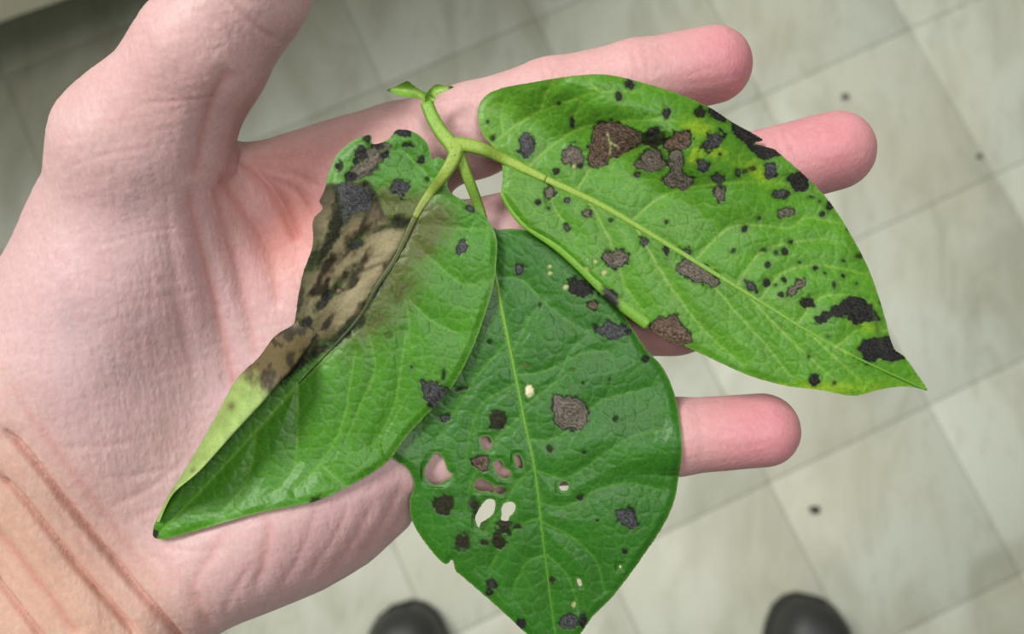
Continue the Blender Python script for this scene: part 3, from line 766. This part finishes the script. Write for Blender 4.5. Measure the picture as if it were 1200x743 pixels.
# ---- large right leaflet
def k3(pts): return [(550 + x / 3.91, 70 + y / 3.91) for x, y in pts]
def k5(pts): return [(800 + x / 4.0, 110 + y / 4.0) for x, y in pts]
def k6(pts): return [(800 + x / 3.91, 280 + y / 3.91) for x, y in pts]
R_OUT = [(587, 182), (576, 170), (566, 158), (560, 138), (563, 120), (580, 106), (620, 97), (680, 88), (715, 88), (750, 96), (790, 108), (830, 125), (858, 143), (880, 155), (894, 164), (884, 168), (905, 174), (914, 180), (950, 212), (975, 240), (1000, 280), (1020, 320), (1035, 365), (1042, 392), (1046, 404), (1050, 411), (1060, 418), (1074, 437), (1087, 457), (1076, 455), (1055, 453), (1030, 457), (1000, 464), (960, 457), (920, 452), (880, 441), (850, 428), (820, 414), (800, 405), (785, 402), (757, 383), (729, 362), (703, 339), (652, 292), (616, 268), (598, 247), (588, 230), (589, 208)]
R_RIB = [(562, 172), (590, 185), (640, 210), (700, 238), (742, 262), (790, 291), (850, 328), (905, 362), (950, 390), (1010, 422), (1085, 457)]
R_V = [[(578, 170), (601, 149), (634, 131), (673, 116), (703, 108), (745, 108)], [(619, 196), (657, 163), (693, 147), (740, 141), (790, 142), (830, 150)], [(675, 225), (693, 198), (719, 186), (755, 172), (800, 165)],
 [(741, 258), (775, 231), (806, 221), (850, 215), (910, 214), (950, 228)], [(815, 305), (850, 270), (882, 264), (925, 267), (945, 255), (985, 262)], [(864, 334), (891, 297), (928, 284), (970, 280)], [(891, 350), (921, 318), (962, 311), (1012, 321)], [(935, 380), (962, 349), (1002, 347), (1030, 360)], [(982, 405), (1009, 386), (1040, 388)],
 [(634, 131), (640, 110), (650, 95)], [(703, 108), (690, 96)], [(673, 140), (682, 116)], [(590, 160), (588, 130), (595, 110)],
 [(640, 214), (650, 245), (672, 275)], [(690, 236), (718, 288), (733, 335), (752, 362)], [(745, 266), (782, 330), (830, 392), (868, 424)], [(812, 308), (868, 372), (897, 404), (925, 440)], [(880, 350), (930, 402), (975, 442)], [(950, 392), (985, 425), (1010, 448)]]
R_S = [E(818, 150, 22, 12, 'yellow', 20, 8), E(816, 182, 10, 12, 'yellow', 0, 6), E(838, 178, 14, 8, 'yellow', 0, 6), E(885, 200, 26, 10, 'yellow', 30, 8), E(1010, 375, 22, 10, 'yellow', 30, 8), E(960, 455, 90, 8, 'yellow', -2, 8),
 E(617, 170, 10, 13.5, 'slate', 8), E(672, 183, 12, 14, 'grey', -20), E(672, 195, 2, 2.4, 'pale'), G(k3([(545, 420), (560, 350), (590, 300), (640, 284), (700, 288), (750, 306), (805, 350), (805, 385), (760, 402), (700, 432), (640, 472), (580, 502), (550, 492), (540, 450)]), 'brown'),
 G(k3([(790, 345), (840, 330), (900, 340), (900, 400), (840, 405), (790, 395)]), 'dark', 1.6), E(795, 166, 18, 12, 'brown', -10), E(763, 189, 19, 13, 'grey', -5), G([(783, 178), (800, 178), (801, 203), (812, 204), (811, 219), (795, 222), (778, 215), (775, 206), (784, 200)], 'grey'),
 E(713, 161, 1.4, 6, 'pale', -12), E(715, 174, 1.4, 8, 'pale', 8), E(721, 170, 5, 1.3, 'pale', 32), E(747, 205, 5, 4, 'brown'), E(681, 195, 3), E(652, 201, 4, 4, 'dark'), E(671, 144, 4, 5), E(655, 122, 3), E(738, 98, 6, 5), E(725, 113, 4, 5, 'dark'), E(781, 133, 5, 8), E(765, 154, 12, 5, 'black', -30), E(821, 131, 7, 6, 'dark'), E(840, 135, 11, 6, 'black', 28), E(836, 163, 14, 10, 'slate', -35), E(824, 194, 8, 8, 'slate'), E(841, 209, 8, 8, 'slate'), E(843, 226, 8, 9, 'grey', 10), E(830, 179, 2), E(844, 181, 2),
 E(645, 226, 8, 10, 'grey'), E(665, 235, 3.5, t='slate'), E(688, 250, 7.5, 5.5, 'grey', -15), E(631, 237, 4, 4, 'dark'), E(643, 244, 2), E(572, 143, 2), E(578, 162, 3), E(723, 303, 16, 11, 'grey', 12), E(756, 284, 6, 5.5, 'slate'), E(781, 294, 4, 8), E(803, 296, 7, 5.5, 'slate'), G([(793, 314), (806, 302), (818, 308), (834, 318), (842, 330), (836, 338), (821, 333), (803, 326)], 'grey'), E(839, 321, 4, t='slate'),
 E(664, 267, 4, 5, 'slate'), E(716, 259, 3, t='dark'), E(742, 261, 2), E(781, 261, 2.5), E(715, 348, 13, 9, 'black', 42), G([(760, 383), (768, 374), (780, 369), (793, 369), (800, 378), (809, 390), (811, 399), (800, 406), (786, 404), (775, 399), (764, 391)], 'brown'),
 E(688, 304, 1.8, t='pale'), E(697, 306, 1.8, t='pale'), E(708, 319, 4, 2.5, 'pale', -40), E(687, 316, 4, 2.5, 'pale', 35),
 G([(857, 142), (872, 148), (896, 163), (885, 169), (905, 172), (917, 180), (897, 186), (882, 178), (867, 165)], 'black'), E(865, 203, 4, 5, 'slate'), E(873, 201, 4, 3, 'slate'), E(882, 197, 5, 3, 'slate', -20), E(904, 200, 8, 9, 'slate'), E(936, 213, 13, 11, 'black', 15), E(915, 227, 10, 5.6, 'slate', -5), E(922, 249, 10, 8, 'grey'), E(972, 240, 5, 7), E(964, 252, 3.5), E(873, 268, 4, 3.5), E(890, 256, 2.5), E(994, 269, 2), E(961, 236, 2.5), E(951, 231, 4, 2), E(926, 285, 3, t='brown'),
 G(k6([(605, 362), (640, 333), (700, 308), (740, 263), (790, 256), (842, 283), (882, 323), (918, 368), (900, 386), (832, 381), (815, 407), (785, 397), (770, 366), (700, 356), (640, 402), (610, 388)]), 'black'), G(k6([(805, 500), (840, 458), (890, 443), (950, 448), (972, 478), (978, 508), (1018, 528), (1024, 552), (950, 562), (880, 556), (855, 582), (825, 572), (815, 530)]), 'black'),
 E(946, 355, 8, 6.5, 'black', 30), G(k6([(478, 242), (508, 208), (560, 172), (572, 190), (542, 232), (502, 270), (480, 262)]), 'grey'), E(919, 327, 4), E(898, 331, 4.5, 6), E(916, 345, 3.5), E(881, 336, 10, 5, 'slate', 35), E(910, 334, 2), E(896, 293, 7, 3, 'dark', -15), E(920, 295, 4), E(910, 296, 2.5), E(860, 294, 3, t='dark'), E(900, 311, 3.5), E(956, 314, 4, 3.5), E(937, 308, 2.5), E(989, 306, 3), E(1007, 300, 6, 3, 'dark', -15), E(988, 323, 3.5), E(978, 333, 2.2, 5), E(1004, 332, 2.5), E(967, 320, 2), E(928, 284, 2.5), E(955, 445, 6, 7), E(970, 395, 2), E(948, 418, 2), E(850, 431, 5, 2, 'dark'), E(1001, 418, 2), E(978, 449, 2.5, t='dark'), E(1032, 354, 1.6, 4), E(1028, 382, 3, 14, 'olive', -15, 3)]
rib_s = spline(R_RIB, step=6); rim_s = spline([(590, 235), (616, 266), (652, 289), (703, 337), (729, 360), (757, 381)], step=5)
def r_depth(X, Y, guard=True):
    d, qx, qy, par = seg_nearest(X, Y, rib_s, False)
    tdir = np.array([.87, .49]); m = -(X - qx) * tdir[1] + (Y - qy) * tdir[0]     # + below the midrib
    base = .1800 + .0022 * (np.abs(m) / 120) ** 2 + .0000 * X
    base = base - .0100 * sstep(40, 130, -m) * sstep(930, 780, X)                   # upper margin lifts
    base = base + .0030 * sstep(980, 1087, X)
    rd = seg_nearest(X, Y, rim_s, False)[0]
    base = base + .0003 * sstep(9, 0, rd)
    if guard:
        base = softmin(base, np.where(sd_mid(X, Y) < 6, mid_depth(X, Y) - .0016, .5))
    return softmin(base, sample(HD, X, Y) - .0011)
MIDP = spline(MID_OUT, True, 8)
def sd_mid(X, Y): return sd_poly(X, Y, MIDP)
def r_paint(X, Y, k):
    t, d = base_paint(X, Y, k, (70, 121, 26), (126, 160, 54), 57, (56, 112, 34))
    w = (.5 * sstep(120, 0, k['md']) * sstep(720, 560, X + .3 * Y))[:, None]; t = t * (1 - w) + lin((100, 144, 40)) * w
    return t, d
right_leaf = leaf_sheet('leaflet', R_OUT, [], r_depth, r_paint, R_S, R_V, sprig_o, sprig, R_RIB, 9)
right_leaf['label'] = 'largest leaflet with many scattered black and brown spots'

# ---- left leaflet with the big dried patch and the rolled margin
L_OUT = [(527, 194), (514, 184), (506, 187), (504, 176), (497, 163), (483, 154), (466, 152), (458, 160), (452, 165), (437, 169), (434, 158), (413, 165), (395, 181), (385, 203), (380, 223), (374, 236), (378, 244), (367, 258), (366, 288), (355, 321), (349, 350), (345, 378), (338, 386), (322, 394), (318, 404), (303, 419), (277, 445), (258, 479), (228, 532), (198, 581), (188, 600), (180, 618), (180, 629), (190, 632), (209, 628), (254, 615), (288, 605), (318, 598), (371, 587), (416, 566), (454, 541), (480, 507), (514, 472), (537, 442), (556, 403), (568, 370), (578, 335), (582, 300), (581, 276), (567, 251), (545, 236), (530, 227), (524, 215)]
L_RIB = [(533, 186), (520, 207), (501, 229), (486, 255), (464, 302), (442, 335), (424, 368), (395, 402), (350, 450), (300, 505), (240, 570), (186, 626)]
L_V = [[(348, 452), (346, 543), (318, 581)], [(416, 412), (401, 498), (375, 543), (345, 575)], [(375, 543), (400, 566)], [(476, 389), (469, 438), (461, 479), (439, 521)], [(461, 313), (479, 368), (477, 402)], [(490, 262), (530, 268), (565, 268)], [(478, 280), (508, 306), (545, 335), (566, 328)], [(455, 322), (500, 372), (535, 390)],
 [(500, 232), (470, 240), (440, 235)], [(512, 216), (490, 195), (470, 175)], [(486, 258), (450, 265), (425, 275), (395, 310)], [(464, 302), (420, 320), (385, 345)], [(300, 505), (290, 560), (262, 600)], [(425, 372), (440, 430), (420, 480), (405, 520)]]
L_NEC = spline([(362, 236), (384, 214), (400, 217), (432, 214), (446, 240), (462, 262), (490, 254), (478, 282), (462, 312), (444, 338), (428, 366), (400, 394), (372, 406), (345, 428), (318, 450), (290, 462), (262, 446), (296, 412), (312, 396), (334, 378), (338, 350), (344, 318), (354, 284)], True, 4)
L_S = [G([(394, 216), (431, 221), (436, 247), (414, 251), (399, 270), (396, 240)], 'slate', 2.6), G([(393, 222), (402, 251), (398, 277), (380, 302), (365, 319), (356, 315), (378, 284), (389, 251)], 'dark', 2.5), E(418, 286, 9, 5.5, 'black', -15, 2), E(441, 271, 14, 1.8, 'black', -22, 1.5), E(466, 266, 14, 1.8, 'black', -2, 1.5),
 E(405, 324, 15, 3.5, 'dark', -52, 2), E(381, 352, 17, 5, 'black', -50, 2), E(359, 380, 13, 5, 'black', -45, 2), E(420, 379, 20, 5, 'dark', -38, 2.5), E(396, 396, 20, 6, 'dark', -40, 2.5), E(374, 409, 18, 7, 'dark', -38, 3), E(342, 431, 24, 8, 'dark', -42, 3), E(312, 453, 15, 6, 'dark', -45, 3), E(368, 300, 3, 14, 'dark', 18, 2), E(352, 352, 3, 16, 'brown', 8, 2), E(398, 341, 6, 4, 'brown', -40, 2),
 E(458, 312, 18, 2.6, 'black', -60, 1.6), E(438, 345, 16, 3.5, 'black', -54, 1.8), E(446, 372, 14, 8, 'olive', -50, 5), E(470, 340, 16, 9, 'olive', -60, 6), E(470, 220, 11, 11, 'slate'), E(541, 290, 6, 9, 'slate', 15), E(552, 245, 6, 4, 'slate', 20), E(472, 156, 12, 5, 'black', 8), E(431, 163, 5, 7), G([(404, 205), (420, 186), (432, 170), (446, 164), (458, 172), (452, 186), (440, 200), (424, 210), (408, 214)], 'grey', 1.6), E(478, 170, 6, 5), E(494, 187, 5, 5), E(398, 196, 4, 6, 'dark'), E(424, 180, 7, 9), E(441, 170, 9, 5), E(410, 207, 9, 5), E(452, 182, 5, 6), E(417, 190, 5, 4), E(501, 210, 3), E(472, 259, 12, 7, 'dark', 0, 2), E(429, 216, 3),
 G([(493, 449), (510, 446), (524, 455), (523, 467), (510, 478), (499, 471)], 'slate'), E(520, 440, 2, 8), E(271, 475, 5, 6, 'brown'), E(182, 626, 5, 6, 'dark'), E(371, 586, 6, 3, 'dark', -15), E(482, 430, 2.5), E(456, 394, 5, 4, 'olive'), E(396, 196, 3)]
lrib = spline(L_RIB, step=6)
FO = spline([(350, 372), (343, 381), (322, 394), (303, 419), (277, 445), (258, 479), (228, 532), (198, 581), (184, 612)], step=5)
FI = spline([(372, 392), (362, 406), (345, 430), (328, 448), (309, 470), (273, 509), (235, 551), (203, 579), (187, 612)], step=5)
def l_depth(X, Y):
    d, qx, qy, par = seg_nearest(X, Y, lrib, False)
    m = (X - qx) * .65 + (Y - qy) * .76                                              # + to the lower right of the midrib
    base = .1812 - .0006 * (m / 100) + .0030 * np.clip(m / 130, 0, 1.3) ** 2
    base = base - .0020 * sstep(10, 90, -m)
    base = base + .0014 * (fbm(X, Y, 26, 71) - .5) * sstep(12, -8, sd_poly(X, Y, L_NEC))
    base = softmin(base, np.where(sd_mid(X, Y) < 6, mid_depth(X, Y) - .0016, .5))
    return softmin(base, sample(HD, X, Y) - .0011)
def l_paint(X, Y, k):
    t, dry = base_paint(X, Y, k, (60, 116, 20), (100, 148, 44), 77, (50, 106, 30))
    s = sd_poly(X, Y, L_NEC) + 9 * (fbm(X, Y, 14, 83) - .5)
    # dying brownish tissue around the dried patch
    hal = sstep(60, 0, s)[:, None] * sstep(470, 330, Y - .35 * (X - 420))[:, None] * sstep(196, 250, Y)[:, None]
    hal = hal * (.55 + .5 * fbm(X, Y, 22, 85)[:, None])
    hal = hal * sstep(-10, 20, (X - 430) * .8 + (Y - 230) * .6)[:, None]
    hal = np.clip(hal * 1.7 * (.35 + 1.1 * fbm(X, Y, 12, 99)[:, None]), 0, .85); t = t * (1 - hal) + lin((74, 74, 32)) * hal
    nec = sstep(2.5, -2.5, s)[:, None]
    al = -X * .5 + Y * .86; ac = X * .86 + Y * .5                                   # along and across the rib
    f = fbm(ac + 5 * fbm(X, Y, 14, 95), al * .38, 11, 87, 4); g_ = fbm(ac, al * .6, 6, 89); f2 = fbm(X + Y * .3, Y * .6, 18, 93)
    def bl(x, y, a, b): return np.exp(-(((X - x) * .86 + (Y - y) * .5) / a) ** 2 - ((-(X - x) * .5 + (Y - y) * .86) / b) ** 2)
    tan = np.clip(bl(452, 290, 20, 42) + bl(412, 352, 14, 26) + .7 * bl(372, 350, 10, 34), 0, 1)
    c = lin((86, 78, 56)) * (1 - f2[:, None]) + lin((118, 110, 82)) * f2[:, None]
    tw = (tan * (.75 + .5 * f2))[:, None].clip(0, 1); c = c * (1 - tw) + lin((136, 127, 98)) * tw
    bt = f + .22 * (g_ - .5) - .05 * tan
    br = sstep(.46, .60, bt)[:, None]; c = c * (1 - .75 * br) + lin((72, 60, 40)) * .75 * br
    bk = sstep(.58, .72, bt + .03)[:, None]; c = c * (1 - .88 * bk) + lin((28, 26, 18)) * .88 * bk
    up = (sstep(268, 240, Y + .25 * (430 - X)))[:, None]; c = c * (1 - .7 * up) + lin((58, 54, 46)) * .7 * up
    mg = (sstep(16, 3, k['sd']) * sstep(400, 340, Y))[:, None]; c = c * (1 - .6 * mg) + lin((54, 50, 36)) * .6 * mg
    lo = sstep(372, 412, Y)[:, None]; c = c * (1 - .7 * lo) + lin((52, 48, 28)) * .7 * lo
    edge = np.exp(-((s + 3) / 3.0) ** 2)[:, None]; c = c * (1 - .5 * edge) + lin((44, 42, 28)) * .5 * edge
    cr = np.exp(-(k['vd'] / 2.2) ** 2)[:, None]; c = c * (1 - .6 * cr) + lin((44, 40, 28)) * .6 * cr
    mr_ = np.exp(-(k['md'] / 3.0) ** 2)[:, None]; c = c * (1 - .85 * mr_) + lin((34, 32, 26)) * .85 * mr_
    t = t * (1 - nec) + c * nec
    dry = np.maximum(dry, nec[:, 0])
    return t, dry
left_leaf = leaf_sheet('leaflet', L_OUT, [], l_depth, l_paint, L_S, L_V, sprig_o, sprig, L_RIB, 13)
left_leaf['label'] = 'leaflet with a large dried brown patch and rolled margin'

# rolled-over pale margin of the left leaflet
na, nb_ = 90, 14
ia = np.linspace(0, 1, na)
def along(P): 
    q = np.linspace(0, 1, len(P)); return np.stack([np.interp(ia, q, P[:, 0]), np.interp(ia, q, P[:, 1])], 1)
O_, I_ = along(FO), along(FI)
V = []; C = []; D_ = []
dO = l_depth(O_[:, 0], O_[:, 1]); dI = l_depth(I_[:, 0], I_[:, 1])
lift = .0085 * sstep(0, .25, ia) * sstep(1.0, .80, ia) + .0008
for side in (0, 1):
    for b in range(nb_):
        t = b / (nb_ - 1); ca = math.sin(t * math.pi / 2)
        x = O_[:, 0] * (1 - t) + I_[:, 0] * t + (-3.0 * math.sin(math.pi * t) * (1 - t))
        y = O_[:, 1] * (1 - t) + I_[:, 1] * t + (-1.5 * math.sin(math.pi * t) * (1 - t))
        d = (dO * (1 - t) + dI * t) - .0002 - lift * ca + .00025 * (fbm(x, y, 8, 5) - .5) + (.0003 if side else 0)
        V.append(pix_world(x, y, d))
        cc = np.tile(lin((130, 154, 84)), (na, 1)) * (1 + .5 * (fbm(x, y, 9, 61)[:, None] - .5)) * (1 if side == 0 else .55)
        br = sstep(.34, .26, ia + .10 * (fbm(x, y, 9, 63) - .5))[:, None]
        bb = lin((88, 78, 50)) * (1 - sstep(.45, .62, fbm(x, y, 8, 67))[:, None]) + lin((48, 42, 28)) * sstep(.45, .62, fbm(x, y, 8, 67))[:, None]
        cc = cc * (1 - br) + bb * br
        sp = np.exp(-((x - 271) / 5) ** 2 - ((y - 476) / 5) ** 2)[:, None] + np.exp(-((x - 226) / 3) ** 2 - ((y - 551) / 3) ** 2)[:, None]
        cc = cc * (1 - .8 * np.clip(sp, 0, 1)) + lin((70, 60, 36)) * .8 * np.clip(sp, 0, 1)
        C.append(cc)
V = np.concatenate(V); C = np.concatenate(C)
Fq = []
for b in range(nb_ - 1):
    for i in range(na - 1):
        a = b * na + i; Fq.append((a, a + 1, a + na + 1, a + na))
        a2 = a + nb_ * na; Fq.append((a2, a2 + na, a2 + na + 1, a2 + 1))
for i in range(na - 1):
    a = (nb_ - 1) * na + i; Fq.append((a, a + 1, a + 1 + nb_ * na, a + nb_ * na)); a = i; Fq.append((a + 1, a, a + nb_ * na, a + 1 + nb_ * na))
roll = new_mesh('rolled_margin', V, np.array(Fq), m_leaf, left_leaf, sprig_o)
roll['label'] = 'pale underside of the rolled margin'
set_color(roll.data, 'leaf_tone', C); set_float(roll.data, 'dryness', np.full(len(V), .5))

# ---- stalks and ribs
def stalk(name, pts, r0, r1, parent, c0, c1, flat=.8, n=16, step=4, sink=0.0, flat1=None, cp=1.0, groove=0.0):
    P = spline(pts, step=step)                                       # px, py, depth
    t = np.linspace(0, 1, len(P)); R = (r0 + (r1 - r0) * t) * P[:, 2] / F
    Pw = pix_world(P[:, 0], P[:, 1], P[:, 2] + sink)
    V, Fc = tube(Pw, R, n, True, flat + ((flat if flat1 is None else flat1) - flat) * t, groove)
    o = new_mesh(name, V, Fc, m_stem, parent, sprig_o)
    tt = np.concatenate([np.repeat(t, n), [0, 1]])[:, None]
    kk = np.concatenate([np.tile(np.cos(np.arange(n) / n * 2 * math.pi), len(P)), [0, 0]])[:, None]
    tt = tt ** cp; cc = lin(c0) * (1 - tt) + lin(c1) * tt
    cc = cc * (1 - .5 * np.abs(kk) ** 3) + lin((70, 118, 30)) * .5 * np.abs(kk) ** 3
    set_color(o.data, 'leaf_tone', cc); set_float(o.data, 'dryness', np.full(len(V), .2))
    return o
def on(depth, pts, off): 
    P = np.array(pts, float); return [(x, y, d + off) for (x, y), d in zip(pts, depth(P[:, 0], P[:, 1]))]
STEM = (132, 158, 62); GRN = (92, 136, 42)
Dn = .1772
stalk('petiole', [(500, 121, .1795), (507, 138, .1787), (517, 155, .1781), (528, 168, .1776), (537, 182, Dn)], 7.5, 9.5, sprig, (104, 148, 48), STEM, .7, groove=.3)
stalk('leaf_stalk', [(529, 170, Dn), (545, 170, Dn), (566, 175, .1775)] + on(r_depth, [(590, 186), (615, 198), (640, 210)], -.0002), 9.5, 4.2, sprig, STEM, STEM, .7, flat1=.35, groove=.15)
stalk('leaf_stalk', [(537, 170, Dn), (531, 188, Dn), (519, 207, .1777)] + on(l_depth, [(506, 224), (494, 241), (486, 255)], -.0002), 9.5, 3.6, sprig, STEM, (118, 130, 58), .7, flat1=.4, groove=.15)
stalk('leaf_stalk', [(536, 174, .1776), (545, 200, .1787), (553, 220, .1801), (561, 242, .1822), (567, 262, .1829)], 7.2, 5.6, sprig, STEM, GRN, .7, groove=.35)
stalk('midrib', on(r_depth, R_RIB[2:], -.0001), 4.2, 0.8, right_leaf, STEM, (84, 138, 38), .35, flat1=.25, cp=.7)
stalk('midrib', on(l_depth, L_RIB[3:9], -.0001), 3.4, 0.7, left_leaf, (96, 96, 46), (26, 24, 18), .4, cp=.35)
stalk('midrib', on(mid_depth, MID_RIB[1:], -.0001), 2.4, 0.7, mid_leaf, (98, 142, 46), (60, 114, 30), .35)
# rolled lower margin of the right leaflet
rm = stalk('rolled_margin', on(r_depth, [(588, 226), (597, 243), (614, 263), (652, 289), (680, 313), (705, 337), (731, 359), (760, 380)], -.0001), 2.5, 8.0, right_leaf, (98, 146, 40), (100, 144, 44), .5, 14)
a_ = rm.data.attributes['leaf_tone']; arr = np.empty(len(rm.data.vertices) * 4, np.float32); a_.data.foreach_get('color', arr); arr = arr.reshape(-1, 4)
vw_ = np.array([v_.co for v_ in rm.data.vertices]) + sprig_o
rel = vw_ - np.array([0, 0, CAM_H]); yc = rel[:, 1] * CT + rel[:, 2] * ST; zc = -(-rel[:, 1] * ST + rel[:, 2] * CT)
rpx = CXP + rel[:, 0] / zc * F
w_ = (sstep(704, 708, rpx) * sstep(728, 723, rpx))[:, None]; arr[:, :3] = arr[:, :3] * (1 - w_) + lin((36, 34, 32)) * w_
a_.data.foreach_set('color', arr.ravel())

# small curled leaf pair at the petiole end
def curl_leaf(pts_o, rib, d0, lift_tip, seed):
    ol = spline(pts_o, True, 2)
    x0, y0 = ol.min(0) - 1; x1, y1 = ol.max(0) + 1
    def dep(X, Y):
        t = seg_nearest(X, Y, np.array(rib, float), False)
        return d0 - lift_tip * t[3] - .0005 * (t[0] / 6) ** 2
    def pnt(X, Y, k): return base_paint(X, Y, k, (104, 150, 50), (136, 166, 66), seed, (60, 110, 34))
    return leaf_sheet('bract', pts_o, [], dep, pnt, [E(pts_o[0][0], pts_o[0][1], 5, 3, 'dark')], [], sprig_o, sprig, rib, seed)
curl_leaf([(453, 106), (464, 101), (477, 95), (486, 101), (496, 107), (507, 112), (509, 120), (500, 123), (492, 116), (478, 114), (465, 111)], [(504, 120), (485, 107), (456, 105)], .1800, .0020, 101)
curl_leaf([(532, 102), (522, 107), (513, 111), (508, 122), (500, 124), (498, 114), (503, 105), (511, 99), (520, 100)], [(504, 121), (510, 106), (530, 102)], .1798, .0014, 103)

# ------------------------------------------------------------------ grit on the floor
m_grit, nt, bs = mat('dark_grit'); bs.inputs['Base Color'].default_value = (*lin((58, 54, 44)), 1); bs.inputs['Roughness'].default_value = 0.85
def grit(label, px_, py_, r, seed):
    import bmesh
    bm = bmesh.new(); bmesh.ops.create_icosphere(bm, subdivisions=2, radius=1.0)
    rs = np.random.RandomState(seed); dv = rs.normal(size=(6, 3))
    for v_ in bm.verts:
        k = 1 + .18 * sum(math.sin(3 * v_.co.dot(Vector(d))) for d in dv) / 3
        v_.co = Vector((v_.co.x * r * k, v_.co.y * r * .8 * k, (v_.co.z * .5 * k) * r))
    zmin = min(v_.co.z for v_ in bm.verts)
    for v_ in bm.verts: v_.co.z -= zmin
    me = bpy.data.meshes.new('grit'); bm.to_mesh(me); bm.free(); me.materials.append(m_grit)
    o = link(bpy.data.objects.new('grit', me)); p = pix_floor(px_, py_, 0); o.location = (p[0], p[1], 0)
    tag(o, label, 'grit')
grit('dark speck of grit on the tile right before a shoe toe', 954, 597, .0065, 1)
grit('small grey speck of grit on the floor tiles between index and middle fingertips', 990, 114, .0050, 2)
grit('dark speck of grit on the shaded tile near the beige cabinet', 63, 166, .0055, 3)
grit('tiniest speck of grit on a bare tile well beyond the middle fingertip', 1147, 184, .0040, 4)
